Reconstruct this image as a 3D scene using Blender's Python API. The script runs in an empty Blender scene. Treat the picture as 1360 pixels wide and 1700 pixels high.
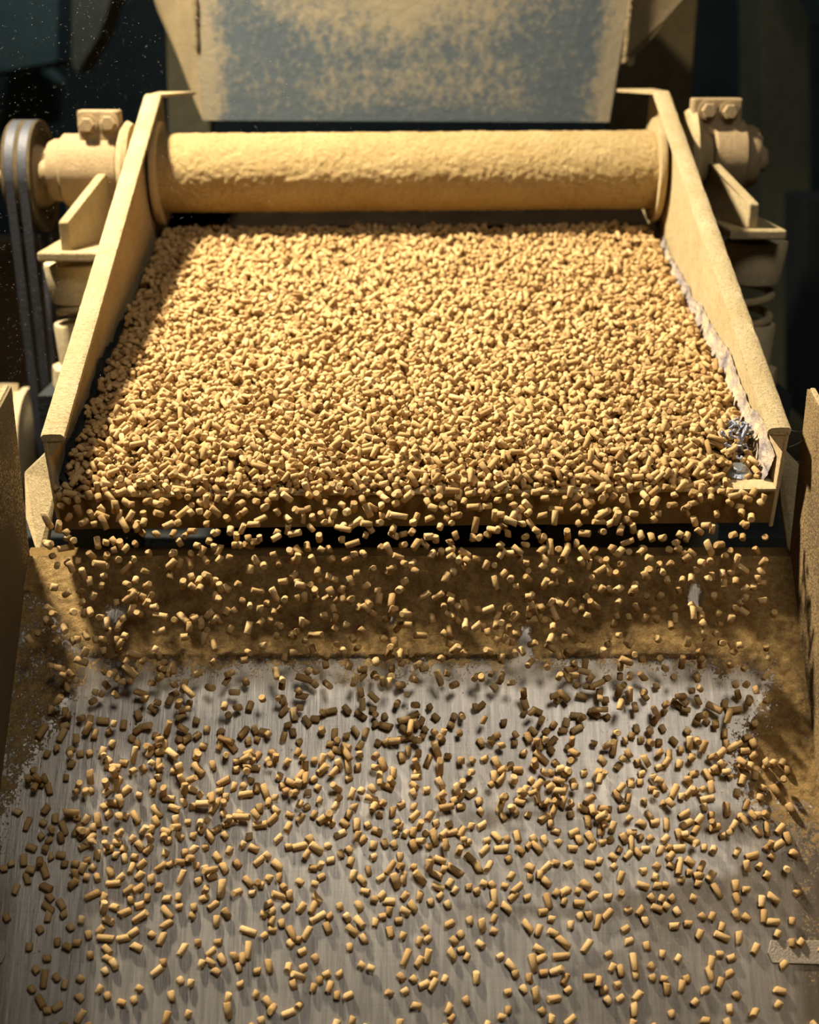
import bpy, math, random
import numpy as np
from mathutils import Vector, Matrix, noise

random.seed(7); RNG = np.random.default_rng(11)
scene = bpy.context.scene
COL = scene.collection
Z0 = 1.75                      # eye height above the floor
PITCH = math.radians(20.0)
FPX = 2146.0                   # focal length in pixels of the 1360 px wide frame

# ------------------------------------------------------------------ camera, world, lights, exposure
cd = bpy.data.cameras.new('camera'); cam = bpy.data.objects.new('camera', cd); COL.objects.link(cam)
cam.location = (0, 0, Z0); cam.rotation_euler = (math.radians(90) - PITCH, 0, 0)
cd.sensor_fit = 'HORIZONTAL'; cd.sensor_width = 36; cd.lens = FPX / 1360 * 36
cd.clip_start = 0.05; cd.clip_end = 60
cd.dof.use_dof = True; cd.dof.focus_distance = 1.47; cd.dof.aperture_fstop = 4.2
scene.camera = cam

w = bpy.data.worlds.new('world'); scene.world = w; w.use_nodes = True
w.node_tree.nodes['Background'].inputs[0].default_value = (0.55, 0.62, 0.60, 1)
w.node_tree.nodes['Background'].inputs[1].default_value = 0.020

def area(name, loc, target, size, power, color, spread=180):
    l = bpy.data.lights.new(name, 'AREA'); l.shape = 'DISK'; l.size = size; l.energy = power; l.color = color
    l.spread = math.radians(spread)
    o = bpy.data.objects.new(name, l); COL.objects.link(o); o.location = loc
    o.rotation_euler = (Vector(target) - Vector(loc)).to_track_quat('-Z', 'Y').to_euler()
    return o
area('key_lamp', (-0.82, 1.86, Z0 + 1.18), (0.05, 1.62, Z0 - 0.45), 0.17, 57, (1.0, 0.88, 0.69), 110)
area('work_lamp', (0.55, -0.30, Z0 + 1.9), (0.1, 1.3, Z0 - 0.65), 0.8, 9, (1.0, 0.93, 0.84), 110)
area('background_fill', (-0.6, 3.05, Z0 + 1.3), (-0.4, 5.0, Z0 + 0.3), 0.5, 13, (0.82, 0.95, 1.0), 150)  # added fill without a fixture, brightens the background plant

vs = scene.view_settings
vs.view_transform = 'Standard'; vs.look = 'None'; vs.gamma = 1; vs.use_curve_mapping = False
vs.exposure = 0.12

# ------------------------------------------------------------------ geometry helpers
CP, SP = math.cos(PITCH), math.sin(PITCH)
def ray(px, py):
    v = (850 - py) / FPX; u = (px - 680) / FPX
    return Vector((u, CP + v * SP, -SP + v * CP))
def at_y(px, py, Y):
    d = ray(px, py); return d * (Y / d.y) + Vector((0, 0, Z0))
def at_d(px, py, D):
    return ray(px, py) * D + Vector((0, 0, Z0))

class MB:
    def __init__(s): s.v = []; s.f = []
    def add(s, vs_, fs):
        b = len(s.v); s.v += [Vector(p) for p in vs_]; s.f += [tuple(i + b for i in f) for f in fs]; return s
    def box(s, x0, x1, y0, y1, z0, z1):
        return s.add([(x0,y0,z0),(x1,y0,z0),(x1,y1,z0),(x0,y1,z0),(x0,y0,z1),(x1,y0,z1),(x1,y1,z1),(x0,y1,z1)],
                     [(0,3,2,1),(4,5,6,7),(0,1,5,4),(1,2,6,5),(2,3,7,6),(3,0,4,7)])
    def slab(s, pts, off):
        n = len(pts); pts = [Vector(p) for p in pts]; off = Vector(off)
        return s.add(pts + [p + off for p in pts],
                     [tuple(range(n))[::-1], tuple(range(n, 2*n))] + [(i, (i+1) % n, n+(i+1) % n, n+i) for i in range(n)])
    def lathe(s, prof, center, axis='X', seg=40):
        """prof: list of (distance along axis, radius)"""
        base = len(s.v); n = len(prof); c = Vector(center)
        for (h, r) in prof:
            for k in range(seg):
                a = 2 * math.pi * k / seg; p, q = r * math.cos(a), r * math.sin(a)
                if axis == 'X': o = (h, p, q)
                elif axis == 'Y': o = (p, h, q)
                else: o = (p, q, h)
                s.v.append(c + Vector(o))
        for i in range(n - 1):
            for k in range(seg):
                k2 = (k + 1) % seg
                s.f.append((base+i*seg+k, base+i*seg+k2, base+(i+1)*seg+k2, base+(i+1)*seg+k))
        s.f.append(tuple(base + k for k in range(seg))[::-1]); s.f.append(tuple(base+(n-1)*seg+k for k in range(seg)))
        return s
    def tube(s, path, r, seg=10, closed=False):
        path = [Vector(p) for p in path]; n = len(path); base = len(s.v)
        up = Vector((0.13, 0.21, 0.97))
        for i, p in enumerate(path):
            a = path[(i-1) % n] if (closed or i > 0) else p
            b = path[(i+1) % n] if (closed or i < n-1) else p
            t = (b - a).normalized(); x = t.cross(up).normalized(); y = t.cross(x).normalized()
            for k in range(seg):
                an = 2*math.pi*k/seg; s.v.append(p + (x*math.cos(an) + y*math.sin(an)) * r)
        m = n if closed else n - 1
        for i in range(m):
            j = (i+1) % n
            for k in range(seg):
                k2 = (k+1) % seg; s.f.append((base+i*seg+k, base+i*seg+k2, base+j*seg+k2, base+j*seg+k))
        if not closed:
            s.f.append(tuple(base+k for k in range(seg))[::-1]); s.f.append(tuple(base+(n-1)*seg+k for k in range(seg)))
        return s
    def grid(s, fn, nu, nv):
        base = len(s.v)
        for j in range(nv + 1):
            for i in range(nu + 1): s.v.append(Vector(fn(i / nu, j / nv)))
        for j in range(nv):
            for i in range(nu):
                a = base + j*(nu+1) + i; s.f.append((a, a+1, a+nu+2, a+nu+1))
        return s
    def build(s, name, mat, parent=None, M=None, bevel=0, smooth=False, fix=True):
        me = bpy.data.meshes.new(name)
        vv = [M @ p for p in s.v] if M is not None else s.v
        me.from_pydata([tuple(p) for p in vv], [], s.f); me.validate()
        if fix:
            import bmesh
            bm = bmesh.new(); bm.from_mesh(me); bmesh.ops.recalc_face_normals(bm, faces=bm.faces); bm.to_mesh(me); bm.free()
        if smooth:
            for p in me.polygons: p.use_smooth = True
            me.set_sharp_from_angle(angle=math.radians(38))
        me.materials.append(mat)
        o = bpy.data.objects.new(name, me); COL.objects.link(o)
        if parent is not None:
            o.parent = parent; o.matrix_parent_inverse = Matrix.Translation(-Vector(parent.location))
        if bevel:
            b = o.modifiers.new('bevel', 'BEVEL'); b.width = bevel; b.segments = 2; b.limit_method = 'ANGLE'; b.angle_limit = math.radians(35)
        return o

def tag(o, label=None, cat=None, group=None, kind=None):
    if label: o['label'] = label
    if cat: o['category'] = cat
    if group: o['group'] = group
    if kind: o['kind'] = kind
    return o
def thing(name, loc, label, cat, group=None):
    o = bpy.data.objects.new(name, None); COL.objects.link(o); o.location = loc; o.empty_display_size = 0.05
    return tag(o, label, cat, group)

# ------------------------------------------------------------------ materials
def new_mat(name):
    m = bpy.data.materials.new(name); m.use_nodes = True; nt = m.node_tree
    return m, nt, nt.nodes['Principled BSDF']
def nd(nt, t, **kw):
    n = nt.nodes.new(t)
    for k, v in kw.items(): setattr(n, k, v)
    return n
def noise_tex(nt, scale, detail=6, rough=0.6, vec=None, dist=0.0):
    n = nd(nt, 'ShaderNodeTexNoise'); n.inputs['Scale'].default_value = scale
    n.inputs['Detail'].default_value = detail; n.inputs['Roughness'].default_value = rough; n.inputs['Distortion'].default_value = dist
    if vec is None:
        tc = nd(nt, 'ShaderNodeTexCoord'); vec = tc.outputs['Object']
    nt.links.new(vec, n.inputs['Vector']); return n.outputs['Fac']
def ramp(nt, fac, stops):
    r = nd(nt, 'ShaderNodeValToRGB'); els = r.color_ramp.elements
    while len(els) < len(stops): els.new(0.5)
    for e, (p, c) in zip(els, stops):
        e.position = p; e.color = (c[0], c[1], c[2], 1) if not isinstance(c, (int, float)) else (c, c, c, 1)
    nt.links.new(fac, r.inputs['Fac']); return r.outputs['Color']
def mix(nt, fac, a, b):
    m = nd(nt, 'ShaderNodeMix', data_type='RGBA')
    if isinstance(fac, (int, float)): m.inputs[0].default_value = fac
    else: nt.links.new(fac, m.inputs[0])
    for sock, v in ((m.inputs[6], a), (m.inputs[7], b)):
        if isinstance(v, (tuple, list)): sock.default_value = (v[0], v[1], v[2], 1)
        else: nt.links.new(v, sock)
    return m.outputs[2]
def math_(nt, op, a, b=None):
    m = nd(nt, 'ShaderNodeMath', operation=op)
    for i, v in enumerate((a, b)):
        if v is None: continue
        if isinstance(v, (int, float)): m.inputs[i].default_value = v
        else: nt.links.new(v, m.inputs[i])
    return m.outputs[0]
def bump(nt, bsdf, h, dist, strength=1.0):
    b = nd(nt, 'ShaderNodeBump'); b.inputs['Distance'].default_value = dist; b.inputs['Strength'].default_value = strength
    nt.links.new(h, b.inputs['Height']); nt.links.new(b.outputs['Normal'], bsdf.inputs['Normal']); return b

def dusty(name, c1, c2, scale=35, d=0.004, fine=0.5, pits=False, rough=0.95, spec=0.12):
    """settled flour-like dust over steel: clumpy relief, faint tone change"""
    m, nt, b = new_mat(name)
    big = noise_tex(nt, scale * 0.25, 3); mid = noise_tex(nt, scale * 2.6, 6, 0.7); fin = noise_tex(nt, 620, 4, 0.8)
    col = mix(nt, ramp(nt, big, [(0.3, 0.0), (0.7, 1.0)]), c1, c2)
    clump = ramp(nt, math_(nt, 'ADD', math_(nt, 'MULTIPLY', mid, 0.6), math_(nt, 'MULTIPLY', fin, 0.4)), [(0.38, 0.62), (0.50, 0.92), (0.62, 1.0)])
    mu = nd(nt, 'ShaderNodeMix', data_type='RGBA', blend_type='MULTIPLY'); mu.inputs[0].default_value = 0.75
    nt.links.new(col, mu.inputs[6]); nt.links.new(clump, mu.inputs[7]); col = mu.outputs[2]
    if pits:
        p = ramp(nt, noise_tex(nt, 240, 2, 0.5), [(0.66, 0.0), (0.72, 1.0)])
        col = mix(nt, math_(nt, 'MULTIPLY', p, 0.6), col, (c1[0]*0.35, c1[1]*0.3, c1[2]*0.25))
    nt.links.new(col, b.inputs['Base Color'])
    h = math_(nt, 'ADD', mid, math_(nt, 'MULTIPLY', fin, fine)); bump(nt, b, h, d)
    b.inputs['Roughness'].default_value = rough; b.inputs['Specular IOR Level'].default_value = spec
    return m
def plain(name, c, rough=0.6, metal=0.0, spec=0.3, scale=20, var=0.5, d=0.001):
    m, nt, b = new_mat(name)
    col = mix(nt, noise_tex(nt, scale, 6), tuple(x*(1-var*0.5) for x in c), tuple(min(1, x*(1+var*0.5)) for x in c))
    nt.links.new(col, b.inputs['Base Color']); b.inputs['Roughness'].default_value = rough
    b.inputs['Metallic'].default_value = metal; b.inputs['Specular IOR Level'].default_value = spec
    bump(nt, b, noise_tex(nt, scale * 8, 4), d); return m

DUST1, DUST2 = (0.62, 0.47, 0.235), (0.74, 0.585, 0.33)
M_dust = dusty('dust_coated_steel', DUST1, DUST2, 70, 0.006, 0.6, pits=True)
M_smooth = dusty('dust_filmed_steel', (0.50, 0.38, 0.19), (0.60, 0.46, 0.25), 45, 0.003, 0.6)
M_tube = dusty('caked_tube_dust', (0.56, 0.39, 0.16), (0.66, 0.48, 0.22), 62, 0.012, 0.12)
M_brown = dusty('brown_dust_and_shade', (0.30, 0.18, 0.055), (0.40, 0.25, 0.085), 60, 0.008, 0.7)  # brown dust and meal, darkened to carry the shade on the tray front
M_cast = dusty('dusty_cast_iron', (0.38, 0.27, 0.14), (0.48, 0.35, 0.19), 80, 0.003, 0.5)
M_cup = dusty('dusty_spring_cup', (0.54, 0.43, 0.25), (0.66, 0.53, 0.31), 50, 0.002, 0.5)
M_belt = plain('belt_rubber', (0.045, 0.047, 0.055), 0.55, spec=0.4, d=0.0005)
M_wheel = dusty('dusty_pulley_iron', (0.05, 0.042, 0.028), (0.17, 0.12, 0.055), 40, 0.004, 0.4)
M_shade = dusty('painted_shade', (0.007, 0.005, 0.003), (0.012, 0.008, 0.005), 60, 0.004, 0.5, rough=1.0, spec=0.0)  # near-black colour stands in for the shade behind the cross tube
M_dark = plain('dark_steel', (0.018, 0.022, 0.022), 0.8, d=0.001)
M_teal = dusty('teal_paint', (0.055, 0.10, 0.10), (0.09, 0.12, 0.11), 10, 0.002, 0.2)
M_olive = dusty('olive_dusty_paint', (0.10, 0.095, 0.06), (0.15, 0.135, 0.08), 12, 0.002, 0.2)
M_column = dusty('brown_dusty_column', (0.075, 0.056, 0.026), (0.11, 0.082, 0.038), 12, 0.002, 0.3)
M_greygreen = dusty('grey_green_paint', (0.14, 0.15, 0.11), (0.20, 0.19, 0.13), 14, 0.002, 0.3)
M_floor = dusty('floor_dirt', (0.12, 0.085, 0.05), (0.2, 0.14, 0.09), 6, 0.01, 0.5)
M_wall = dusty('wall_dirt', (0.03, 0.04, 0.04), (0.06, 0.07, 0.065), 3, 0.01, 0.3)
M_bolt = plain('bare_bolt_steel', (0.42, 0.44, 0.47), 0.35, 0.9)
M_strap = plain('scuffed_strap_steel', (0.30, 0.26, 0.20), 0.5, 0.4, scale=60)
M_lint = plain('lint', (0.28, 0.30, 0.36), 1.0, spec=0.0, scale=200, var=1.4)
M_web = plain('cobweb', (0.75, 0.62, 0.42), 0.7)
M_mote = plain('mote', (0.48, 0.46, 0.40), 0.9)

def pellet_mat():
    m, nt, b = new_mat('pressed_meal_pellet')
    g = nd(nt, 'ShaderNodeNewGeometry'); oi = nd(nt, 'ShaderNodeObjectInfo')
    r = math_(nt, 'FRACT', math_(nt, 'ADD', g.outputs['Random Per Island'], oi.outputs['Random']))
    base = ramp(nt, r, [(0.0, (0.33, 0.20, 0.075)), (0.35, (0.44, 0.285, 0.115)), (0.75, (0.51, 0.34, 0.145)), (1.0, (0.58, 0.405, 0.19))])
    tc = nd(nt, 'ShaderNodeTexCoord')
    n1 = noise_tex(nt, 500, 5, 0.7, tc.outputs['Object'])
    col = mix(nt, ramp(nt, n1, [(0.35, 0.0), (0.65, 1.0)]), mix(nt, 0.22, base, (0.25, 0.13, 0.04)), base)
    nt.links.new(col, b.inputs['Base Color']); bump(nt, b, n1, 0.0009)
    b.inputs['Roughness'].default_value = 0.85; b.inputs['Specular IOR Level'].default_value = 0.2
    return m
M_pellet = pellet_mat()

def sheet_mat():
    """scuffed steel with crusts of dust where the 'dust' mask says the crust sits"""
    m, nt, b = new_mat('scuffed_chute_steel')
    at = nd(nt, 'ShaderNodeAttribute', attribute_name='dust'); tc = nd(nt, 'ShaderNodeTexCoord')
    ob = tc.outputs['Object']
    n = math_(nt, 'ADD', math_(nt, 'MULTIPLY', noise_tex(nt, 60, 10, 0.8, ob), 0.5), math_(nt, 'MULTIPLY', noise_tex(nt, 300, 6, 0.8, ob), 0.5))
    mask = ramp(nt, math_(nt, 'ADD', at.outputs['Fac'], math_(nt, 'MULTIPLY', math_(nt, 'SUBTRACT', n, 0.5), 4.2)), [(0.46, 0.0), (0.54, 1.0)])
    mp = nd(nt, 'ShaderNodeMapping'); mp.inputs['Scale'].default_value = (0.7, 30, 30); nt.links.new(ob, mp.inputs['Vector'])
    mp2 = nd(nt, 'ShaderNodeMapping'); mp2.inputs['Scale'].default_value = (26, 1.6, 1.6); nt.links.new(ob, mp2.inputs['Vector'])
    cross = noise_tex(nt, 14, 6, 0.75, mp.outputs['Vector']); drag = noise_tex(nt, 6, 8, 0.75, mp2.outputs['Vector'])
    worn = nd(nt, 'ShaderNodeAttribute', attribute_name='worn')
    base = ramp(nt, noise_tex(nt, 5, 6, 0.6, ob), [(0.3, (0.34, 0.305, 0.26)), (0.7, (0.52, 0.48, 0.42))])
    dk = ramp(nt, math_(nt, 'ADD', math_(nt, 'MULTIPLY', cross, 0.18), math_(nt, 'MULTIPLY', drag, 0.82)), [(0.40, 0.30), (0.60, 1.0)])
    mm = nd(nt, 'ShaderNodeMix', data_type='RGBA', blend_type='MULTIPLY'); mm.inputs[0].default_value = 0.5
    nt.links.new(base, mm.inputs[6]); nt.links.new(dk, mm.inputs[7])
    steel = mix(nt, worn.outputs['Fac'], mm.outputs[2], (0.12, 0.095, 0.065))
    fin = noise_tex(nt, 420, 5, 0.8, ob)
    speck = math_(nt, 'MULTIPLY', ramp(nt, noise_tex(nt, 600, 3, 0.6, ob), [(0.60, 0.0), (0.66, 1.0)]), 0.35)
    steel = mix(nt, speck, steel, (0.50, 0.38, 0.20))
    dustc = mix(nt, ramp(nt, noise_tex(nt, 120, 8, 0.85, ob), [(0.38, 0.0), (0.60, 1.0)]), (0.30, 0.155, 0.035), (0.66, 0.43, 0.145))
    nt.links.new(mix(nt, mask, steel, dustc), b.inputs['Base Color'])
    inv = math_(nt, 'SUBTRACT', 1.0, mask)
    nt.links.new(math_(nt, 'MULTIPLY', inv, 0.85), b.inputs['Metallic'])
    nt.links.new(math_(nt, 'ADD', math_(nt, 'MULTIPLY', mask, 0.50), 0.40), b.inputs['Roughness'])
    h = math_(nt, 'ADD', math_(nt, 'MULTIPLY', mask, math_(nt, 'ADD', n, math_(nt, 'MULTIPLY', fin, 0.8))), math_(nt, 'MULTIPLY', drag, 0.06))
    bump(nt, b, h, 0.009)
    return m
M_sheet = sheet_mat()

def hopper_mat():
    m, nt, b = new_mat('blue_hopper_paint_under_dust')
    at = nd(nt, 'ShaderNodeAttribute', attribute_name='dust')
    tc = nd(nt, 'ShaderNodeTexCoord'); ob = tc.outputs['Object']
    n = noise_tex(nt, 70, 8, 0.75, ob); n2 = noise_tex(nt, 9, 5, 0.6, ob)
    f = math_(nt, 'ADD', at.outputs['Fac'], math_(nt, 'ADD', math_(nt, 'MULTIPLY', math_(nt, 'SUBTRACT', n, 0.5), 2.4), math_(nt, 'MULTIPLY', math_(nt, 'SUBTRACT', n2, 0.5), 0.9)))
    mask = ramp(nt, f, [(0.25, 0.0), (0.85, 1.0)])
    blue = mix(nt, n2, (0.042, 0.060, 0.074), (0.080, 0.094, 0.094))
    tan = mix(nt, n2, (0.19, 0.165, 0.11), (0.25, 0.20, 0.115))
    nt.links.new(mix(nt, mask, blue, tan), b.inputs['Base Color'])
    b.inputs['Roughness'].default_value = 0.7; b.inputs['Specular IOR Level'].default_value = 0.3
    bump(nt, b, n, 0.003); return m
M_hopper = hopper_mat()
M_hopedge = dusty('hopper_edge_dust', (0.30, 0.235, 0.13), (0.38, 0.29, 0.155), 70, 0.006, 0.4)

def seal_mat():
    m, nt, b = new_mat('worn_sealant')
    n = noise_tex(nt, 28, 6, 0.7); n2 = noise_tex(nt, 90, 5, 0.7)
    col = ramp(nt, n, [(0.36, (0.13, 0.115, 0.12)), (0.48, (0.30, 0.25, 0.21)), (0.60, (0.48, 0.37, 0.23))])
    nt.links.new(col, b.inputs['Base Color']); bump(nt, b, n2, 0.004)
    b.inputs['Roughness'].default_value = 0.6; return m
M_seal = seal_mat()

# ------------------------------------------------------------------ the room
def struct(name, mb, mat):
    return tag(mb.build(name, mat), kind='structure')
struct('floor', MB().box(-4, 4, -2.5, 6, -0.1, 0), M_floor)
struct('wall_back', MB().box(-4, 4, 5.6, 5.8, 0, 4), M_wall)
struct('wall_left', MB().box(-4.2, -4, -2.5, 5.8, 0, 4), M_wall)
struct('wall_right', MB().box(4, 4.2, -2.5, 5.8, 0, 4), M_wall)

# ------------------------------------------------------------------ background plant (blurred)
def poly_thing(name, pts, Y, depth, mat, label, cat):
    P = [at_y(px, py, Y) for px, py in pts]
    base = Vector((sum(p.x for p in P)/len(P), Y, min(p.z for p in P)))
    o = MB().slab([p - base for p in P], (0, depth, 0)).build(name, mat, bevel=0.004)
    o.location = base; return tag(o, label, cat)
poly_thing('machine_cabinet', [(-60, -60), (98, -60), (94, 104), (-60, 132)], 3.6, 0.5, M_teal,
           'dim teal steel machine cabinet in the upper left background', 'machine cabinet')
poly_thing('machine_cover', [(-60, 135), (35, 105), (70, 140), (62, 210), (-60, 240)], 4.2, 0.3, M_teal,
           'dark blue-green cover below the teal cabinet, behind the pulley', 'machine cover')
poly_thing('discharge_cone', [(118, -60), (205, -60), (165, 60), (128, 122), (118, 110)], 3.4, 0.16, M_greygreen,
           'dim grey-green tapering cone left of the blue hopper', 'cone')
poly_thing('steel_column', [(1265, -80), (1345, -80), (1350, 900), (1270, 900)], 4.2, 0.3, M_olive,
           'dark olive steel column in the right background', 'column')
poly_thing('teal_guard', [(1325, -60), (1440, -60), (1440, 60), (1385, 42)], 3.9, 0.2, M_teal,
           'teal guard corner at the top right edge of view', 'guard')
poly_thing('brown_post', [(1335, 330), (1420, 330), (1420, 700), (1335, 700)], 3.6, 0.2, M_dark,
           'dark post at the right edge behind the spring mount', 'post')

P_ = MB().box(-3.9, 3.9, 0, .12, 0, 1.02).build('low_partition', dusty('brown_partition', (0.26, 0.17, 0.09), (0.36, 0.24, 0.13), 8, 0.003, 0.3))
P_.location = (0, 5.1, 0); tag(P_, 'dim brown low partition across the far background behind the machine', 'partition')
# ------------------------------------------------------------------ hopper above the screen
def build_hopper():
    Yb, Yt = 2.36, 2.38
    def P(px, py, off=0):
        Y = Yt + (Yb - Yt) * (py + 60) / 262 + off; return at_y(px, py, Y)
    root = thing('feed_hopper', P(675, 202), 'blue painted feed hopper mouth caked with tan dust, hanging above the roller', 'hopper')
    c = [P(337, 200), P(1011, 203), P(1056, -70), P(316, -70)]
    mb = MB(); NU, NV = 60, 30
    def fn(u, v): return c[0].lerp(c[1], u).lerp(c[3].lerp(c[2], u), v)
    mb.grid(fn, NU, NV)
    o = mb.build('front_panel', M_hopper, root, fix=False); fpan = o
    at = o.data.attributes.new('dust', 'FLOAT', 'POINT'); vals = []
    for j in range(NV + 1):
        for i in range(NU + 1):
            u, v = i / NU, j / NV
            e = min(u - 0.0, 1.0 - u); d = max(0, 1.0 - e / 0.085) * 1.2
            top = max(0, min(1, (v - 0.30) / 0.40)) * max(0, 1 - abs(u - 0.48) / 0.44) * 1.1
            mid = 0.42 * math.exp(-((u - 0.52) / 0.30) ** 2 - ((v - 0.26) / 0.26) ** 2)
            edge = 0.0 if v > 0.05 else -0.15
            vals.append(max(d, top, mid) + 0.10 + edge + 0.0)
    at.data.foreach_set('value', vals)
    sm = o.modifiers.new('thick', 'SOLIDIFY'); sm.thickness = 0.008; sm.offset = 0
    # flared wings with ragged dusty edges
    L = [P(337, 201), P(316, -70), P(232, -70, 0.12), P(262, 20, 0.10), P(296, 98, 0.06), P(325, 175, 0.02)]
    MB().slab(L, (0, 0.008, 0)).build('left_wing', M_hopedge, root, bevel=0.002)
    R = [P(1011, 203), P(1021, 160), P(1030, 112), P(1036, 100), P(1045, 112), P(1052, 108), P(1056, 92, 0.02), P(1080, 66, 0.01), P(1108, 30, 0.015), P(1134, 0, 0.02), P(1180, -70, 0.03), P(1056, -70)]
    MB().slab(R, (0, 0.008, 0)).build('right_wing', M_hopedge, root, bevel=0.002)
    # weld beads
    for (a, b, nm) in (((327, 78), (322, -60), 'left'), ((1036, 105), (1052, -60), 'right')):
        pa, pb = P(*a) + Vector((0, -0.006, 0)), P(*b) + Vector((0, -0.006, 0)); path = []
        for k in range(40):
            q = pa.lerp(pb, k / 39); path.append(q + Vector((random.uniform(-.0015, .0015), 0, 0)))
        MB().tube(path, 0.005, 8).build('weld_bead', M_hopedge, fpan, smooth=True)
    # bottom folded edge
    MB().slab([P(338, 202), P(1010, 204), P(1010, 199), P(338, 197)], (0, 0.03, 0)).build('bottom_edge', M_hopper, root)
    # side and back plates closing the hopper
    B = MB()
    B.add([P(337, 201), P(316, -70), P(316, -70) + Vector((0, 0.5, 0)), P(337, 201) + Vector((0, 0.4, 0))], [(0, 1, 2, 3)])
    B.add([P(1011, 203), P(1056, -70), P(1056, -70) + Vector((0, 0.5, 0)), P(1011, 203) + Vector((0, 0.4, 0))], [(0, 1, 2, 3)])
    B.add([P(337, 201) + Vector((0, 0.4, 0)), P(1011, 203) + Vector((0, 0.4, 0)), P(1056, -70) + Vector((0, 0.5, 0)), P(316, -70) + Vector((0, 0.5, 0))], [(0, 1, 2, 3)])
    s = B.build('rear_shell', M_dark, root, fix=False); q = s.modifiers.new('thick', 'SOLIDIFY'); q.thickness = 0.006
build_hopper()
poly_thing('support_plate', [(1012, -80), (1166, -80), (1146, 175), (1120, 240), (1012, 240)], 2.92, 0.05, M_column,
           'brown dusty support plate behind the right flank of the blue hopper', 'plate')
poly_thing('support_plate', [(272, -80), (350, -80), (350, 240), (280, 240)], 2.92, 0.05, M_olive,
           'dim olive support plate behind the left flank of the blue hopper', 'plate')

# ------------------------------------------------------------------ vibrating screen (tray frame: u right, v uphill, w normal)
TP = Vector((0.00836, 1.3754, -0.4772 + Z0))
MT = Matrix.Translation(TP) @ Matrix.Rotation(0.01345, 4, 'Z') @ Matrix.Rotation(0.22292, 4, 'X') @ Matrix.Rotation(-0.006, 4, 'Y')
HW, HF, LB, HB = 0.410, 0.0742, 0.818, 0.2226
LE = LB + 0.13
tray = thing('vibrating_screen', TP, 'dust-coated vibrating screen tray with tall side plates, full of pellets', 'vibrating screen')
# cross tube with caked dust relief
T = MB(); NS, NR = 420, 170
def tube_fn(u, v):
    a = v * 2 * math.pi; x = -HW + 0.01 + u * (2*HW - 0.02)
    d = noise.fractal(Vector((x*22, math.cos(a)*2.6, math.sin(a)*2.6)), 0.6, 2.1, 4) * 0.0009
    d += noise.fractal(Vector((x*110, math.cos(a)*7, math.sin(a)*7)), 0.8, 2.0, 3) * 0.0011
    r = 0.0605 + d
    return (x, 0.785 + r*math.cos(a), 0.112 + r*math.sin(a))
T.grid(tube_fn, NS, NR)
ctube = T.build('cross_tube', M_tube, tray, MT, smooth=True)
for s in (-1, 1):
    pr = [(0, -0.052), (0, 0.005), (-0.0, HF), (LB, HB), (LE, HB - 0.03), (LE, -0.045), (0.012, -0.045)]
    X = s * HW
    sp = MB().slab([(X, v, w_) for v, w_ in pr], (-s * 0.005, 0, 0)).build('side_plate', M_smooth, tray, MT, bevel=0.0015)
    # inward flange along the top with a rolled, dust-laden surface
    F = MB(); prof = []
    n = 90
    path = [(0.0 + (LB) * k / n, HF + (HB - HF) * k / n) for k in range(n + 1)]
    ring = [(0.001, -0.004), (0.000, 0.002), (0.003, 0.0045), (0.012, 0.0052), (0.022, 0.0045), (0.0255, 0.002), (0.0258, -0.003), (0.014, -0.004)]
    m = len(ring); base = 0
    for (v, w_) in path:
        for (a, b) in ring:
            j = noise.noise(Vector((v * 60, a * 200, s * 3))) * 0.0011 if b > 0 else 0
            F.v.append(Vector((s * (HW + 0.001 - a * 1.0), v, w_ + b + j)))
    for i in range(n):
        for k in range(m):
            k2 = (k + 1) % m; F.f.append((i*m+k, i*m+k2, (i+1)*m+k2, (i+1)*m+k))
    F.f.append(tuple(range(m))[::-1]); F.f.append(tuple(n*m + k for k in range(m)))
    F.build('top_flange', M_dust, sp, MT, smooth=True)
    # short level flange at the back and corner gusset under the front end
    MB().slab([(s*HW, LB - 0.003, HB + 0.004), (s*HW, LE, HB - 0.026), (s*(HW-0.06), LE, HB - 0.026), (s*(HW-0.024), LB, HB + 0.004)], (0, 0, -0.005)).build('rear_flange', M_smooth, tray, MT)
    MB().slab([(s*(HW-0.001), 0.001, HF), (s*(HW-0.0255), 0.001, HF), (s*(HW-0.003), 0.001, HF - 0.028)], (0, 0.003, 0)).build('corner_gusset', M_smooth, tray, MT)
    # collar welded round the cross tube
    MB().lathe([(0, 0.080), (s*0.006, 0.081), (s*0.010, 0.079), (s*0.012, 0.070), (s*0.012, 0.055)][::1], (s*(HW-0.022), 0.785, 0.112), 'X', 56).build('tube_collar', M_smooth, ctube, MT, smooth=True)
MB().box(-HW+0.005, HW-0.005, 0.0, .775, -0.006, 0.0).build('deck', M_dust, tray, MT)
MB().box(-HW+0.005, HW-0.005, .775, LE, -0.006, 0.0).build('rear_deck', M_shade, tray, MT)
fp = MB(); 
fp.grid(lambda u, v: (-HW+0.005 + u*(2*HW-0.01), -0.0008*noise.noise(Vector((u*30, v*4, 0))), -0.045 + v*0.0455), 120, 8)
o = fp.build('front_panel', M_brown, tray, MT, fix=False); q = o.modifiers.new('thick', 'SOLIDIFY'); q.thickness = 0.004; q.offset = -1
MB().box(-HW+0.005, HW-0.005, -0.003, 0.018, -0.001, 0.0022).build('deck_lip', M_smooth, tray, MT, bevel=0.0006)
MB().box(-HW+0.006, HW-0.006, LE-0.006, LE, -0.045, 0.10).build('rear_panel', M_shade, tray, MT)
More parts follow.
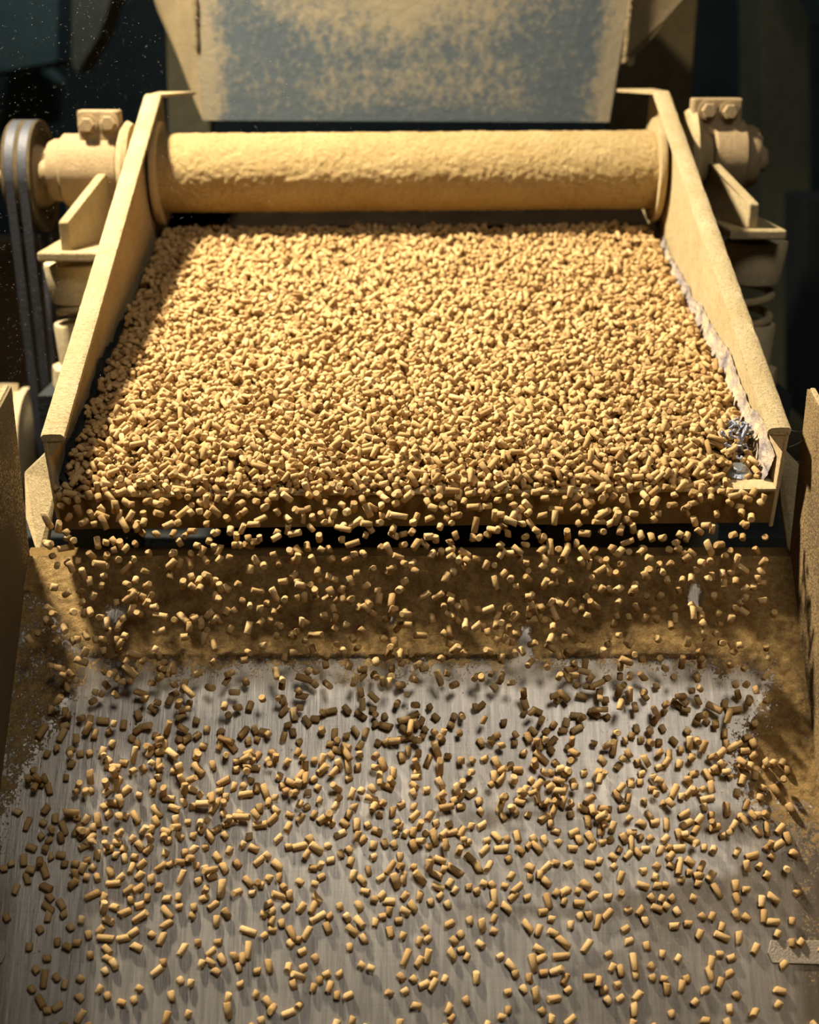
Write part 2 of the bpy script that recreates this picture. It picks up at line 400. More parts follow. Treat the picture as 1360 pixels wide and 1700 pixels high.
# sealant strip low on the right side plate, dark strip painting the gap's shade on the left
for s in (1, -1):
    S = MB()
    def sfn(u, v, s=s):
        L = 0.015 + u * 0.80; n1 = noise.fractal(Vector((L*9, s, 0)), 0.7, 2, 4)
        top = (0.034 if s > 0 else 0.022) + 0.012*n1 + 0.010*math.sin(L*7)
        wv = v * top; th = 0.0025 + 0.014*(1-v)**2*(0.8+0.6*noise.noise(Vector((L*25, v*3, s)))) + 0.0016*noise.noise(Vector((L*70, v*9, s)))
        return (s*(HW - 0.005 - th), L, wv)
    S.grid(sfn, 240, 14)
    S.build('sealant_shade_strip', M_seal if s > 0 else M_dark, tray, MT, smooth=True, fix=False)
# hex bolt at the right front corner
def bolt(mb, c, r, h, axis, washer=True):
    c = Vector(c)
    def ax(d): return {'Z': (0, 0, d), 'Y': (0, d, 0), 'X': (d, 0, 0)}[axis]
    sgn = 1 if h > 0 else -1
    if washer: mb.lathe([(0, r*1.35), (sgn*0.002, r*1.35), (sgn*0.0025, r*1.25)], c, axis, 28)
    mb.lathe([(sgn*0.002, r), (h*0.8, r), (h, r*0.86)], c, axis, 6)
B = MB(); bolt(B, (HW - 0.040, 0.034, 0.003), 0.0095, 0.008, 'Z')
B.lathe([(0, 0.017), (0.003, 0.016), (0.006, 0.012)], (HW-0.040, 0.034, 0.0), 'Z', 20)
tag(B.build('deck_bolt', M_bolt, tray, MT), label='bare shiny hexagonal bolt head')

# lint wad
Lb = MB()
for k in range(46):
    c = Vector((HW - 0.034 + random.gauss(0, .006), 0.083 + random.gauss(0, .012), 0.020 + random.gauss(0, .005)))
    pts = []; d = Vector((random.gauss(0,1), random.gauss(0,1), random.gauss(0,1))).normalized()
    for i in range(9):
        d = (d + Vector((random.gauss(0,.6), random.gauss(0,.6), random.gauss(0,.6)))).normalized(); c = c + d * 0.0028; pts.append(c)
    Lb.tube(pts, random.uniform(0.0006, 0.0022), 5)
tag(Lb.build('lint_clump', M_lint, None, MT, smooth=True), 'blue-grey clump of lint stuck in the right front corner of the tray', 'lint')

# ------------------------------------------------------------------ bearings, spring mounts
def hexbolt_part(name, c, r, h, mat, parent):
    b = MB(); bolt(b, c, r, h, 'Y'); return b.build(name, mat, parent)
def bearing(side):
    if side < 0:
        c = at_y(158, 283, 2.10); cx0, cx1 = at_y(108, 283, 2.10).x, at_y(206, 283, 2.10).x
        pl = [at_y(128, 183, 2.075), at_y(201, 240, 2.075)]; bpx = [(146, 207), (181, 204)]
        lab = 'dusty bearing housing with two bolts, between the pulley and the left side plate'
    else:
        c = at_y(1196, 260, 2.10); cx0, cx1 = at_y(1176, 260, 2.10).x, at_y(1232, 260, 2.10).x
        pl = [at_y(1151, 163, 2.075), at_y(1229, 215, 2.075)]; bpx = [(1176, 183), (1211, 185)]
        lab = 'dusty bearing housing with two bolts and round end cap, outside the right side plate'
    root = thing('bearing_housing', (c.x, c.y, c.z - 0.06), lab, 'bearing', 'bearing housings')
    out = cx0 if side < 0 else cx1; inn = cx1 if side < 0 else cx0
    R = 0.056
    MB().lathe([(cx0 - c.x, R - .004), (cx0 - c.x + .004, R), (cx1 - c.x - .004, R), (cx1 - c.x, R - .004)], c, 'X', 48).build('body', M_cast, root, smooth=True)
    # bolted split lug above the body
    lug = MB().box(pl[0].x, pl[1].x, 2.070, 2.10, pl[1].z - 0.01, pl[0].z)
    lug = lug.build('bolt_lug', M_cast, root, bevel=0.003)
    MB().slab([(pl[0].x + .006, 2.085, pl[1].z + 0.008), (pl[1].x - .006, 2.085, pl[1].z + 0.008), (pl[1].x, 2.085, c.z + 0.02), (pl[0].x, 2.085, c.z + 0.02)][::1], (0, 0.03, 0)).build('neck', M_cast, root, bevel=0.004)
    for i, (bx, by) in enumerate(bpx):
        p = at_y(bx, by, 2.070); hexbolt_part('lug_bolt', (p.x, 2.070, p.z), 0.0115, -0.013, M_cast, lug)
    # end caps
    s = side
    MB().lathe([(0, .048), (s*.012, .048), (s*.020, .044), (s*.022, .036)], (out, c.y, c.z), 'X', 40).build('end_cap', M_cast, root, smooth=True)
    MB().lathe([(0, .02), (s*.034, .02), (s*.038, .016)], (out, c.y, c.z - 0.004), 'X', 24).build('shaft_end', M_cast, root, smooth=True)
    MB().lathe([(0, .005), (s*.012, .005)], (out + s*.018, c.y, c.z + 0.026), 'X', 8).build('grease_nipple', M_cast, root)
    # flange between housing and tray
    xi = s * (HW + 0.016)
    MB().lathe([(0, .040), (s*.006, .070), (s*.014, .075), (s*.020, .070), (s*.028, .05), (abs(inn - xi)*s, .04)], (xi, c.y, c.z), 'X', 44).build('inner_collar', M_smooth, root, smooth=True)
bearing(-1); bearing(1)

def spring_mount(side):
    s = side; X = -0.511 if s < 0 else 0.527; Y = 1.985
    yp = 425 if s < 0 else 388
    zt = at_y(680, yp - 6, 1.905).z
    def zz(py): return at_y(680, py, Y).z
    if s < 0: z_cup0, z_sp, z_low, z_foot, z_end = zz(436), zz(500), zz(536), zz(606), zz(640)
    else: z_cup0, z_sp, z_low, z_foot, z_end = zz(400), zz(468), zz(536), zz(610), zz(640)
    root = thing('spring_mount', (X, Y, z_end), ('dusty spring mount with gusset and narrow spring gap, left of the tray by the belts' if s < 0 else
                 'dusty spring mount with gusset and open coil spring, right of the tray'), 'spring mount', 'spring mounts')
    th = 0.014
    if s < 0: bx0, bx1 = at_y(61, 425, 1.905).x, at_y(172, 425, 1.905).x
    else: bx0, bx1 = at_y(1213, 388, 1.905).x, at_y(1307, 388, 1.905).x
    cx = X
    # top plate, slightly clipped corners
    ys = [1.905, 2.07]
    MB().slab([(bx0, ys[0]+.0, zt - th), (bx1, ys[0], zt - th), (bx1, ys[1], zt - th), (bx0 + (.0), ys[1], zt - th)], (0, 0, th)).build('top_plate', M_dust, root, bevel=0.003)
    # gusset plate at right angles to the shaft
    if s < 0: tip, low = at_y(160, 290, 2.035), at_y(98, 368, 1.925)
    else: tip, low = at_y(1196, 272, 2.035), at_y(1260, 338, 1.925)
    g = [(low.x, 1.922, zt), (low.x, 1.920, low.z), (tip.x, tip.y, tip.z), (tip.x, 2.09, tip.z), (tip.x, 2.09, zt)]
    MB().slab([Vector(p) for p in g], (0.014 * -s, 0, 0)).build('gusset', M_dust, root, bevel=0.002)
    bw = (bx0 + bx1) / 2
    MB().lathe([(z_cup0 - z_sp, .046), (z_cup0 - z_sp - .004, .047), (.004, .040), (0, .038)][::-1], (cx, Y, z_sp), 'Z', 40).build('upper_cup', M_cup, root, smooth=True)
    # coil spring
    path = []; turns = 2.6 if s > 0 else 2.2; r = 0.029
    zb, ztp = z_low - 0.02, z_sp + 0.008
    for k in range(110):
        a = 2*math.pi*turns*k/109 + 0.6; path.append((cx + r*math.cos(a), Y + r*math.sin(a), zb + (ztp - zb)*k/109))
    MB().tube(path, 0.0062 if s > 0 else 0.0072, 12).build('coil_spring', M_dust, root, smooth=True)
    MB().lathe([(z_foot - z_low, .036), (-.004, .040), (0, .039), (0, .033), (-0.02, .033)][::-1], (cx, Y, z_low), 'Z', 40).build('lower_cup', M_cup, root, smooth=True)
    MB().lathe([(0, .052), (z_foot - z_end, .050), (z_foot - z_end + .004, .04)], (cx, Y, z_end), 'Z', 8).build('foot', M_cup, root, bevel=0.002)
    MB().box(cx - .06, cx + .06, Y - .06, Y + .06, z_end - 0.35, z_end - 0.001).build('pedestal', M_dark, root)
spring_mount(-1); spring_mount(1)

# ------------------------------------------------------------------ pulley, belts, motor
PY, PX = 2.15, -0.606
pc = at_y(62, 293, PY); pc = Vector((PX, PY, pc.z)); PR = 0.088
root = thing('belt_pulley', (PX, PY, pc.z - PR), 'dusty round belt pulley left of the left bearing housing', 'pulley')
prof = []
MB().lathe([(-.030, PR-.004), (-.026, PR), (-.024, PR), (-.019, PR-.009), (-.014, PR-.009), (-.009, PR), (-.003, PR), (.002, PR-.009), (.007, PR-.009), (.012, PR), (.016, PR), (.017, PR-.004), (.017, PR-.014), (.008, PR-.016), (.006, .04)], pc, 'X', 72).build('rim', M_wheel, root, smooth=True)
hub = MB().lathe([(0, .052), (.020, .046), (.030, .040), (.034, .030), (.040, .026)], pc, 'X', 40).build('hub', M_cast, root, smooth=True)
for k in range(4):
    a = k*math.pi/2 + .5; MB().lathe([(.028, .007), (.040, .006)], pc + Vector((0, .034*math.cos(a), .034*math.sin(a))), 'X', 6).build('hub_bolt', M_wheel, hub)
MB().lathe([(-0.30, .010), (-.03, .010)], pc, 'X', 16).build('shaft', M_cast, root, smooth=True)
mc = Vector((PX, 2.150, at_y(70, 735, 2.15).z)); MR = 0.062
def belt(x, label):
    path = []
    d = pc - mc; n = 60
    for k in range(n + 1):          # over the big pulley
        a = math.pi * k / n; path.append((x, PY - (PR-.002)*math.cos(a), pc.z + (PR-.002)*math.sin(a)))
    for k in range(1, 24): t = k/24; path.append((x, PY + (PR-.002)*(1-t) + MR*t, pc.z*(1-t) + mc.z*t))
    for k in range(n + 1):
        a = math.pi * k / n; path.append((x, mc.y + MR*math.cos(a), mc.z - MR*math.sin(a)))
    for k in range(1, 24): t = k/24; path.append((x, PY - (PR-.002)*t - MR*(1-t), pc.z*t + mc.z*(1-t)))
    B = MB(); P = [Vector(p) for p in path]; m = len(P); hw, tt = 0.0068, 0.0085
    for i, p in enumerate(P):
        t = (P[(i+1) % m] - P[i-1]).normalized(); nn = Vector((1, 0, 0)).cross(t).normalized()
        if nn.dot(p - Vector((x, PY, (pc.z+mc.z)/2))) < 0: nn = -nn
        B.v += [p + Vector((-hw*.7, 0, 0)) - nn*tt, p + Vector((hw*.7, 0, 0)) - nn*tt, p + Vector((hw, 0, 0)) + nn*.002, p + Vector((-hw, 0, 0)) + nn*.002]
    for i in range(m):
        j = (i+1) % m
        for k in range(4): k2 = (k+1) % 4; B.f.append((i*4+k, i*4+k2, j*4+k2, j*4+k))
    o = B.build('drive_belt', M_belt); return tag(o, label, 'belt', 'drive belts')
belt(PX - .0165, 'black rubber drive belt in the outer groove, left one of the pair')
belt(PX + .0045, 'black rubber drive belt in the inner groove, beside the pulley hub')
root = thing('electric_motor', (PX - .16, mc.y, mc.z - .09), 'dust-covered ribbed electric motor at the left edge below the belts', 'motor')
mbody = MB().lathe([(-.30, .085), (-.05, .085), (-.046, .092), (-.034, .092), (-.032, .07), (-.026, .05)], mc + Vector((0, -.04, .015)), 'X', 48).build('motor_body', M_cup, root, smooth=True)
for k in range(14):
    a = math.pi * (k / 13) * 1.6 + math.pi * .45
    r0, r1 = .083, .098; c0 = mc + Vector((0, -.04, .015))
    e = Vector((0, math.cos(a), math.sin(a))); tng = Vector((0, -math.sin(a), math.cos(a))) * .003
    MB().slab([c0 + Vector((-.30, 0, 0)) + e*r0 - tng, c0 + Vector((-.055, 0, 0)) + e*r0 - tng, c0 + Vector((-.055, 0, 0)) + e*r1 - tng, c0 + Vector((-.30, 0, 0)) + e*r1 - tng], tng*2).build('cooling_fin', M_cup, mbody)
MB().lathe([(-.028, MR+.004), (-.012, MR-.008), (-.008, MR+.004), (.010, MR-.008), (.012, MR+.004)], mc, 'X', 40).build('motor_pulley', M_wheel, root, smooth=True)
MB().box(PX-.34, PX-.02, mc.y-.12, mc.y+.10, mc.z-.16, mc.z-.085).build('motor_foot', M_cup, root, bevel=.004)

# ------------------------------------------------------------------ frame under the tray
def beam(name, x0, x1, py0, py1, Y, dy, mat, label, cat='beam'):
    a, b = at_y(x0, py1, Y), at_y(x1, py0, Y)
    o = MB().box(-(b.x-a.x)/2, (b.x-a.x)/2, 0, dy, 0, b.z-a.z).build(name, mat, bevel=.003)
    o.location = ((a.x+b.x)/2, Y, a.z); return tag(o, label, cat)
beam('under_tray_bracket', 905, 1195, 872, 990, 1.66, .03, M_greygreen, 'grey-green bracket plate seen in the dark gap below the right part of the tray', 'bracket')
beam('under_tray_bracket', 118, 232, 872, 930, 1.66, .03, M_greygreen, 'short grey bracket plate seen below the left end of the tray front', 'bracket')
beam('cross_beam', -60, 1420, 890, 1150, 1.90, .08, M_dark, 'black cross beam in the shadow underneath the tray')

# ------------------------------------------------------------------ discharge chute
CT = Vector((0, 1.392, Z0 - 0.5625))         # top edge of the sheet
DN = Vector((0, -0.682, -0.731)); NRM = Vector((0, -0.731, 0.682))
CW = 0.4455
chute = thing('discharge_chute', CT + DN * 0.6, 'steep scuffed steel discharge chute below the tray, dust crusted along its top', 'chute')
def img(P):
    q = P - Vector((0, 0, Z0)); d = q.y*CP - q.z*SP; return 680 + FPX*q.x/d, 850 - FPX*(q.y*SP + q.z*CP)/d
def fbm(x, y, z, o=4): return noise.fractal(Vector((x, y, z)), 0.8, 2.1, o)
SL = 0.66
S = MB(); NU, NV = 380, 290; dvals = []; wvals = []
def sstep(a, b, x): t = max(0, min(1, (x-a)/(b-a))); return t*t*(3-2*t)
for j in range(NV + 1):
    for i in range(NU + 1):
        x = -CW + 2*CW*i/NU; t = SL*j/NV
        n1 = fbm(x*7, t*9, 1.0); n2 = fbm(x*28, t*28, 5.0)
        top = 1 - sstep(0.075, 0.175, t + 0.018*n1 + (0.02 if x > 0.1 else 0)*0 - 0.02*sstep(.30, .44, x))
        # the lower-left corner of the crust is broken away to bare steel
        el = (x + CW); er = (CW - x)
        lw = 0.075*(1 - sstep(0.10, 0.30, t)) + 0.028*(1 - sstep(.25, .42, t))
        left = 1 - sstep(lw*0.55, lw*1.25 + .004, el + 0.012*n1)
        rw = 0.045 + 0.055*math.exp(-((t - .235)/.075)**2)
        right = (1 - sstep(rw*0.5, rw*1.3, er + 0.015*n1)) * (1.15 - 0.75*sstep(.25, .36, t))
        left *= 0.9 - 0.5*sstep(.18, .4, t)
        if el < .12 and t > .045: top *= sstep(.05, .10, el + .02*n1 + (0.11 - t)*0.6) if t < .16 else 1
        for (hx, ht, sx, st, am) in ((.327, .052, .010, .028, 1.1), (.130, .098, .009, .022, 1.0), (-.335, .070, .022, .020, .8), (-.02, .075, .008, .014, .7), (.20, .055, .006, .012, .6)):
            top -= am * math.exp(-((x - hx + .004*n2)/sx)**2 - ((t - ht + .004*n2)/st)**2)
        top = max(0, top)
        d = max(top*1.25 if t < .12 else top, left*.68, right*.70)
        if t > .16 : d = max(d, 0.0)
        dvals.append(d)
        wn = sstep(-.05, .25, fbm(x*3 + 3, t*14, 8.0) + 0.55*sstep(.08, .42, x) - .12) * sstep(.285, .297, t) * sstep(.02, .10, x) * (1 - 0.55*sstep(.36, .46, t))
        wn = max(wn * .8, .85*sstep(.375, .41, x)*sstep(.25, .33, t), .7*(1 - sstep(.015, .05, el))*sstep(.3, .4, t))
        wn = max(wn, 0.65*(1 - sstep(.145, .165, t))*sstep(.10, .12, t))
        wvals.append(wn)
        n3 = fbm(x*95, t*95, 9.0, 2)
        thick = sstep(.35, .9, d) * (0.0040 + 0.0024*n2 + 0.0015*n1 + 0.0016*n3)
        P = CT + DN*t + NRM*thick; S.v.append(Vector((x, P.y, P.z)))
for j in range(NV):
    for i in range(NU):
        a = j*(NU+1) + i; S.f.append((a, a+NU+1, a+NU+2, a+1))
sh = S.build('chute_sheet', M_sheet, chute, smooth=True, fix=False)
at = sh.data.attributes.new('dust', 'FLOAT', 'POINT'); at.data.foreach_set('value', dvals)
at = sh.data.attributes.new('worn', 'FLOAT', 'POINT'); at.data.foreach_set('value', wvals)
MB().slab([CT + Vector((-CW, 0, -.001)), CT + Vector((CW, 0, -.001)), CT + DN*SL + Vector((CW, 0, -.001)), CT + DN*SL + Vector((-CW, 0, -.001))], NRM*-0.006).build('backing_sheet', M_dark, chute)
# rolled back lip at the very top
MB().slab([CT + Vector((-CW, .0, .0)), CT + Vector((CW, .0, .0)), CT + Vector((CW, .022, .004)), CT + Vector((-CW, .022, .004))], (0, 0, -.004)).build('top_lip', M_brown, chute, bevel=.001)
# side walls
def wall_mat(name, dark, light):
    m, nt, b = new_mat(name)
    tc = nd(nt, 'ShaderNodeTexCoord'); ob = tc.outputs['Object']
    at = nd(nt, 'ShaderNodeAttribute', attribute_name='dust')
    n = noise_tex(nt, 380, 4, 0.7, ob)
    f = math_(nt, 'ADD', at.outputs['Fac'], math_(nt, 'MULTIPLY', math_(nt, 'SUBTRACT', n, 0.5), 2.2))
    mask = ramp(nt, f, [(0.45, 0.0), (0.6, 1.0)])
    nt.links.new(mix(nt, mask, dark, light), b.inputs['Base Color'])
    b.inputs['Roughness'].default_value = .85; bump(nt, b, math_(nt, 'ADD', mask, n), .002); return m
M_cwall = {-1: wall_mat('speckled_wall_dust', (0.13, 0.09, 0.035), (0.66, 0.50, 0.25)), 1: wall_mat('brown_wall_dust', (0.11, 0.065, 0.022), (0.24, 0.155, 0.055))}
for s in (-1, 1):
    W_ = MB(); NU2, NV2 = 60, 60; dv = []
    H = 0.203 if s < 0 else 0.20
    for j in range(NV2 + 1):
        for i in range(NU2 + 1):
            a = i/NU2*0.52; h = j/NV2
            y = CT.y + .003 - a; zb = CT.z - a*0.731/0.682 - .006
            ztop = CT.z + H - a*0.25
            z = zb + (ztop - zb)*h
            lean = 0.010*h if s > 0 else 0.0
            W_.v.append(Vector((s*(CW + lean*0), y, z)))
            dd = 0.36 + .25*fbm(y*6, z*6, s)
            if s < 0:
                dd -= 0.9*sstep(0, 1, (a - .035 + (z - CT.z - .05)*-.28)/.03) * sstep(.08, .0, z - CT.z)
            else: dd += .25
            dv.append(dd)
    for j in range(NV2):
        for i in range(NU2):
            k = j*(NU2+1)+i; W_.f.append((k, k+1, k+NU2+2, k+NU2+1))
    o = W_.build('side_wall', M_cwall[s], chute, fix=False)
    at = o.data.attributes.new('dust', 'FLOAT', 'POINT'); at.data.foreach_set('value', dv)
    q = o.modifiers.new('thick', 'SOLIDIFY'); q.thickness = .004; q.offset = 1 if s > 0 else -1
    # dusty cap on the wall's top edge
    MB().slab([(s*(CW-.001), CT.y+.003, CT.z+H-.002), (s*(CW+.005), CT.y+.003, CT.z+H-.002), (s*(CW+.005), CT.y+.003-.52, CT.z+H-.52*.25-.002), (s*(CW-.001), CT.y+.003-.52, CT.z+H-.52*.25-.002)], (0, 0, .004)).build('wall_edge', M_dust, chute, bevel=.0015)
# flared rear cheeks outside the tray, thick with dust
Lk = [at_y(62, 924, 1.42), at_y(78, 912, 1.43), at_y(96, 800, 1.47), at_y(82, 745, 1.50), at_y(40, 785, 1.52), at_y(42, 860, 1.46)]
MB().slab(Lk, (0, .012, 0)).build('rear_cheek', M_dust, chute, bevel=.002)
Rk = [at_y(1322, 922, 1.42), at_y(1331, 895, 1.43), at_y(1347, 792, 1.47), at_y(1309, 752, 1.50), at_y(1290, 740, 1.50), at_y(1296, 830, 1.47), at_y(1309, 918, 1.43)]
MB().slab(Rk, (0, .012, 0)).build('rear_cheek', M_dust, chute, bevel=.002)

# flat repair straps riveted near the lower corners
for s_, a, b in ((1, .372, .4445), (-1, .418, .4445)):
    q = [CT + DN*t_ + NRM*.0012 + Vector((s_*x_, 0, 0)) for x_, t_ in ((a, .424), (b, .424), (b, .448), (a, .446), (a - .004, .436))]
    MB().slab(q, NRM*.002).build('repair_strap', M_strap, chute, bevel=.0006)

# cobweb strands
W = MB()
for a, b, sag in (((1310, 742, 1.40), (1362, 706, 1.38), .004), ((1312, 762, 1.40), (1362, 745, 1.38), .008), ((1311, 714, 1.40), (1342, 716, 1.42), .001)):
    pa, pb = at_y(*a), at_y(*b)
    W.tube([pa.lerp(pb, k/12) + Vector((0, 0, -sag*4*(k/12)*(1-k/12))) for k in range(13)], .00022, 5)
tag(W.build('cobweb', M_web), 'thin pale cobweb strands between the right tray corner and the chute wall', 'cobweb')

# ------------------------------------------------------------------ pellets
SEG = 10
def pellet_template():
    a = np.arange(SEG)*2*np.pi/SEG; c, s = np.cos(a), np.sin(a)
    rows = []
    for (h, hr, r) in ((-1, 0, .80), (-1, .16, 1.0), (1, -.16, 1.0), (1, 0, .80)):
        rows.append(np.stack([np.full(SEG, h), np.full(SEG, hr), c*r, s*r], 1))
    V = np.concatenate(rows)                       # (4*SEG, [sign, inset, y, z])
    F = []
    for i in range(3):
        for k in range(SEG): k2 = (k+1) % SEG; F.append([i*SEG+k, i*SEG+k2, (i+1)*SEG+k2, (i+1)*SEG+k])
    return V, np.array(F)
PV, PF = pellet_template()
def rand_frames(axis):
    n = len(axis); r = RNG.normal(size=(n, 3)); y = np.cross(axis, r); y /= np.linalg.norm(y, axis=1)[:, None]
    return y, np.cross(axis, y)
def pellets_mesh(name, C, A, L, R):
    """one mesh of many pellets: centres C, axes A, half lengths L, radii R"""
    n = len(C); y, z = rand_frames(A)
    sgn, inset, py_, pz_ = PV.T
    j = 1 + RNG.normal(0, .035, (n, len(sgn)))
    tilt = RNG.normal(0, .22, (n, 2, 1)); side = (sgn > 0).astype(int)
    along = sgn[None]*L[:, None] + inset[None]*R[:, None] + (tilt[:, side, 0]*py_[None])*R[:, None]
    P = C[:, None] + A[:, None]*along[..., None] + y[:, None]*(py_*R[:, None]*j)[..., None] + z[:, None]*(pz_*R[:, None]*j)[..., None]
    P = P.reshape(-1, 3); nv = len(PV)
    quads = (PF[None] + (np.arange(n)*nv)[:, None, None]).reshape(-1, 4)
    caps = np.concatenate([np.arange(SEG)[::-1][None], (3*SEG + np.arange(SEG))[None]])
    caps = (caps[None] + (np.arange(n)*nv)[:, None, None]).reshape(-1, SEG)
    me = bpy.data.meshes.new(name); me.vertices.add(len(P)); me.vertices.foreach_set('co', P.astype(np.float32).ravel())
    loops = np.concatenate([quads.ravel(), caps.ravel()]).astype(np.int32)
    me.loops.add(len(loops)); me.loops.foreach_set('vertex_index', loops)
    tot = np.concatenate([np.full(len(quads), 4), np.full(len(caps), SEG)]).astype(np.int32)
    start = np.concatenate([[0], np.cumsum(tot)[:-1]]).astype(np.int32)
    me.polygons.add(len(tot)); me.polygons.foreach_set('loop_start', start)
    sm = np.concatenate([np.ones(len(quads), bool), np.zeros(len(caps), bool)]); me.polygons.foreach_set('use_smooth', sm)
    me.update(calc_edges=True); me.validate(); me.materials.append(M_pellet)
    return me

MTn = np.array(MT)
def to_world(p): return p @ MTn[:3, :3].T + MTn[:3, 3]

# --- the bed: pellets dropped one by one on a height map
G = 0.0016; U0, U1, V1 = -HW + .010, HW - .012, 0.782
nx, ny = int((U1-U0)/G) + 1, int(V1/G) + 1
gx = U0 + np.arange(nx)*G; gy = np.arange(ny)*G
def bed_level(u, v):
    lev = 0.0015 + 0.011*min(1, max(0, (v-.004)/.05)); lev *= min(1, max(0, (.80-v)/.05))
    k = max(0, min(1, (u - (HW - .085))/.05))*max(0, 1 - v/.10); lev *= (1 - k)
    k2 = max(0, (u - (HW - .05))/.05)*max(0, min(1, (v-.1)/.1)); lev -= .004*k2
    lev += .0032*noise.noise(Vector((u*9, v*9, 2))) * min(1, v/.1) + .0018*noise.noise(Vector((u*26, v*26, 7))) * min(1, v/.1)
    return max(0, lev)
cu, cv = np.linspace(U0, U1, 70), np.linspace(0, V1, 76)
coarse = np.array([[bed_level(a, b) for b in cv] for a in cu])
iu = np.clip((np.arange(nx)/(nx-1)*69).astype(int), 0, 69); iv = np.clip((np.arange(ny)/(ny-1)*75).astype(int), 0, 75)
Hm = coarse[iu][:, iv].copy()
Cb, Ab, Lb_, Rb = [], [], [], []
N_BED = 24000
us = RNG.uniform(U0 + .004, U1 - .004, N_BED); vs_ = RNG.uniform(0.0, V1 - .006, N_BED)
th = RNG.uniform(0, math.pi, N_BED); hl = np.clip(RNG.gamma(5, .00098, N_BED), .0026, .0100); rr = RNG.normal(.00318, .00025, N_BED)
for k in range(N_BED):
    u, v, r, l = us[k], vs_[k], rr[k], hl[k]
    if u > HW - .075 and v < .075 and RNG.random() < .6: continue
    if (u - (HW - .04))**2 + (v - .034)**2 < .0125**2: continue
    if u > HW - .05 and v < .022: continue
    c, s = math.cos(th[k]), math.sin(th[k])
    ex, ey = abs(c)*l + r, abs(s)*l + r
    i0, i1 = int((u-ex-U0)/G), int((u+ex-U0)/G) + 2; j0, j1 = int((v-ey)/G), int((v+ey)/G) + 2
    if i0 < 0 or i1 > nx: continue
    j0 = max(j0, 0); j1 = min(j1, ny)
    X = gx[i0:i1, None] - u; Y = gy[None, j0:j1] - v
    t = X*c + Y*s; q = -X*s + Y*c
    ok = (np.abs(t) <= l) & (np.abs(q) < r*.75)
    if not ok.any(): continue
    h = Hm[i0:i1, j0:j1]
    A_, B_ = h[ok & (t < -l*.25)], h[ok & (t > l*.25)]; Cn = h[ok & (np.abs(t) <= l*.4)]
    ha = A_.max() if A_.size else h[ok].max(); hb_ = B_.max() if B_.size else h[ok].max()
    hc = Cn.mean() if Cn.size else (ha+hb_)/2
    sl = np.clip((hb_ - ha)/(1.4*l), -.9, .9); zm = max((ha+hb_)/2, hc) + r*0.72
    if zm > coarse[min(69, int((u-U0)/(U1-U0)*69)), min(75, int(v/V1*75))] + .019: continue
    z = zm + t*sl
    okk = (np.abs(t) <= l) & (np.abs(q) < r); top = z + np.sqrt(np.maximum(r*r - q*q, 0))
    Hm[i0:i1, j0:j1] = np.where(okk, np.maximum(h, top), h)
    ax = np.array([c, s, sl]); ax /= np.linalg.norm(ax)
    Cb.append((u, v, zm)); Ab.append(ax); Lb_.append(l); Rb.append(r)
Cb = to_world(np.array(Cb)); Ab = np.array(Ab) @ MTn[:3, :3].T; Lb_ = np.array(Lb_); Rb = np.array(Rb)

# meal packed between the pellets
Mf = MB(); Mf.grid(lambda a, b: (U0 + a*(U1-U0), .004 + b*(V1-.004), max(.0008, bed_level(U0 + a*(U1-U0), .004 + b*(V1-.004)))), 90, 90)
tag(Mf.build('meal_layer', M_brown, None, MT, fix=False), 'brown meal packed between the pellets on the tray', 'meal', kind='stuff')

# --- the falling, bouncing and sliding pellets (a snapshot of a simple flight simulation)
g = 9.81; lipP = to_world(np.array([[0, 0, .004]]))[0]; pn = np.array(NRM); pd = np.array(DN); p0 = np.array(CT)
FC = []
def fly(T, x, vy, vz, z0, e1, e2, fr, vx):
    P = np.array([x, lipP[1] - .001 + RNG.normal(0, .002), lipP[2] + z0]); V = np.array([vx, -vy, vz]); G_ = np.array([0, 0, -g]); t = 0; dt = .004; nb = 0
    while t < T:
        V = V + G_*dt; P = P + V*dt; t += dt
        hgt = (P - p0) @ pn - .0045
        if hgt < 0:
            P = P - pn*hgt; vn = V @ pn
            if vn < 0:
                e = e1 if nb == 0 else e2; vt = V - pn*vn
                V = vt*fr[min(nb, 1)] - pn*vn*e
                if nb == 0: V[0] += RNG.normal(0, .16)
                nb += 1
    return P, nb
NF = 3500
for k in range(NF):
    T = RNG.uniform(0, .50); x = RNG.uniform(-HW + .012, HW - .016)
    P, nb = fly(T, x, max(.2, RNG.normal(.55, .035)), RNG.normal(.0, .07), RNG.uniform(-.002, .010), RNG.uniform(.08, .42), RNG.uniform(.1, .5), (RNG.uniform(.28, .65), RNG.uniform(.75, 1.0)), RNG.normal(0, .05))
    ix, iy = img(Vector(P))
    if iy > 1735 or abs(P[0]) > CW - .008: continue
    FC.append(P)
FC = np.array(FC); nf = len(FC)
# keep a small gap between neighbours
keep = np.ones(nf, bool)
cell = {}
for i, p in enumerate(FC):
    kx = tuple((p/.011).astype(int)); bad = False
    for dx in (-1, 0, 1):
        for dy in (-1, 0, 1):
            for dz in (-1, 0, 1):
                for j in cell.get((kx[0]+dx, kx[1]+dy, kx[2]+dz), ()):
                    if np.sum((FC[j]-p)**2) < .0085**2: bad = True
    if bad: keep[i] = False
    else: cell.setdefault(kx, []).append(i)
FC = FC[keep]; nf = len(FC)
FA = RNG.normal(size=(nf, 3)); FA[:, 2] *= 1.3
near = ((FC - p0) @ pn) < .009                     # those touching the sheet lie along it
FA[near] -= ((FA[near] @ pn)[:, None])*pn*0.85
FA /= np.linalg.norm(FA, axis=1)[:, None]
FL = np.clip(RNG.gamma(7, .00070, nf), .0033, .0095); FR = RNG.normal(.0036, .00022, nf)
lift = np.abs(FA @ pn)*FL + FR - ((FC - p0) @ pn); lift = np.where(lift > 0, lift, 0); FC = FC + lift[:, None]*pn
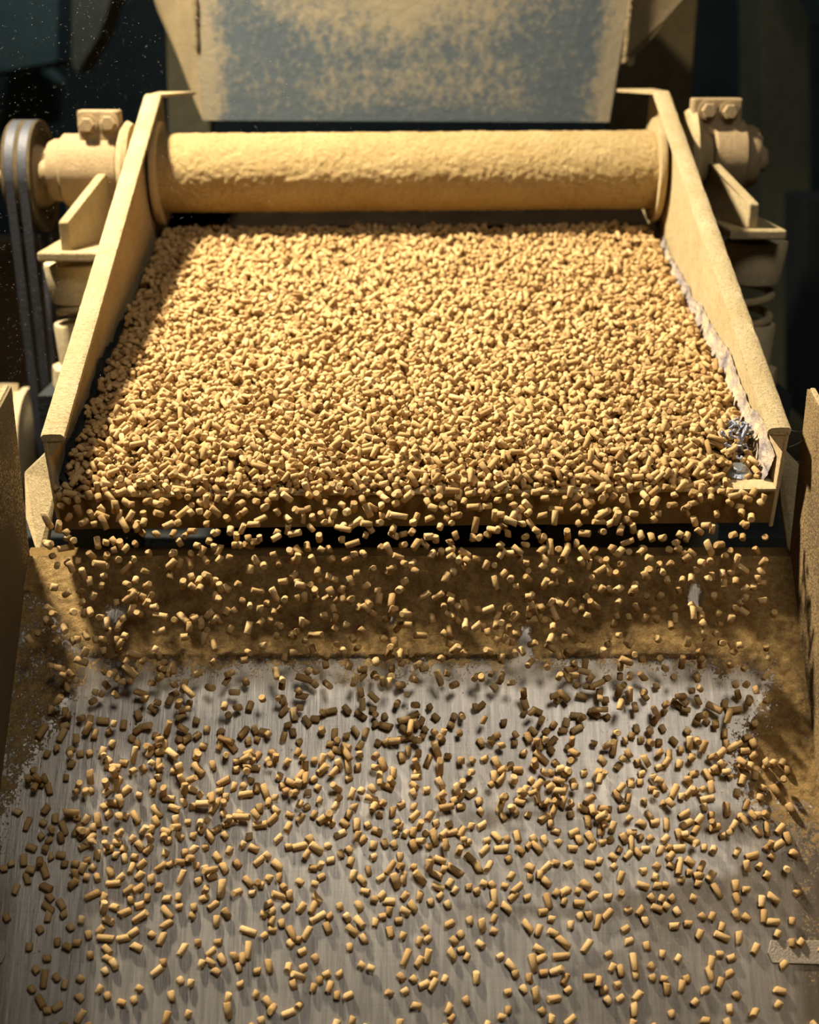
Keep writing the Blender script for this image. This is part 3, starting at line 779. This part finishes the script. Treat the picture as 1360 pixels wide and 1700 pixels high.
iy = np.array([img(Vector(p))[1] for p in FC]); ix = np.array([img(Vector(p))[0] for p in FC])
inside = (iy < 1695) & (ix > 6) & (ix < 1354)
dep = FC[:, 1]*CP - (FC[:, 2]-Z0)*SP
order = np.argsort(np.where(inside, dep, 99))[:300]
sel = np.zeros(nf, bool); sel[order] = True
rest = ~sel
me = pellets_mesh('pellet_mass', np.concatenate([Cb, FC[rest]]), np.concatenate([Ab, FA[rest]]), np.concatenate([Lb_, FL[rest]]), np.concatenate([Rb, FR[rest]]))
o = bpy.data.objects.new('pellet_mass', me); COL.objects.link(o)
tag(o, 'mass of tan pressed pellets bedding the tray and pouring over its edge onto the chute', 'pellets', kind='stuff')
# individual pellets: the 300 nearest ones, over the lowest part of the chute
protos = []
for k in range(12):
    l = .0036 + .0052*k/11
    protos.append((l, pellets_mesh('pellet', np.zeros((1, 3)), np.array([[1., 0, 0]]), np.array([l]), np.array([.0036]))))
first = bpy.data.objects.new('pellet', protos[0][1])
for i in order:
    k = int(np.argmin([abs(p[0]-FL[i]) for p in protos]))
    o = first.copy(); o.data = protos[k][1]; o.location = FC[i]
    o.rotation_euler = Vector(FA[i]).to_track_quat('X', 'Z').to_euler()
    COL.objects.link(o)
    tag(o, 'loose tan pellet tumbling over the lowest, nearest part of the steel chute', 'pellet', 'loose pellets over the lowest part of the chute')
print('bed', len(Cb), 'flying', nf, 'depth cut', dep[order].max(), 'iy cut', iy[order].min())

# ------------------------------------------------------------------ airborne dust motes
D = []
for k in range(2400):
    dd = random.uniform(1.42, 2.2); px = abs(random.gauss(0, 330)) - 10; py = random.uniform(-10, 700) if random.random() < .8 else random.uniform(0, 1700)
    if px > 1360: continue
    D.append((at_d(px, py, dd), random.uniform(.00018, .00036)))
mb = MB()
for c, r in D:
    mb.add([c + Vector(p)*r for p in ((1,0,0),(-1,0,0),(0,1,0),(0,-1,0),(0,0,1),(0,0,-1))],
           [(0,2,4),(2,1,4),(1,3,4),(3,0,4),(2,0,5),(1,2,5),(3,1,5),(0,3,5)])
tag(mb.build('airborne_dust', M_mote, fix=False), 'pale specks of dust drifting in the air on the left', 'dust', kind='stuff')
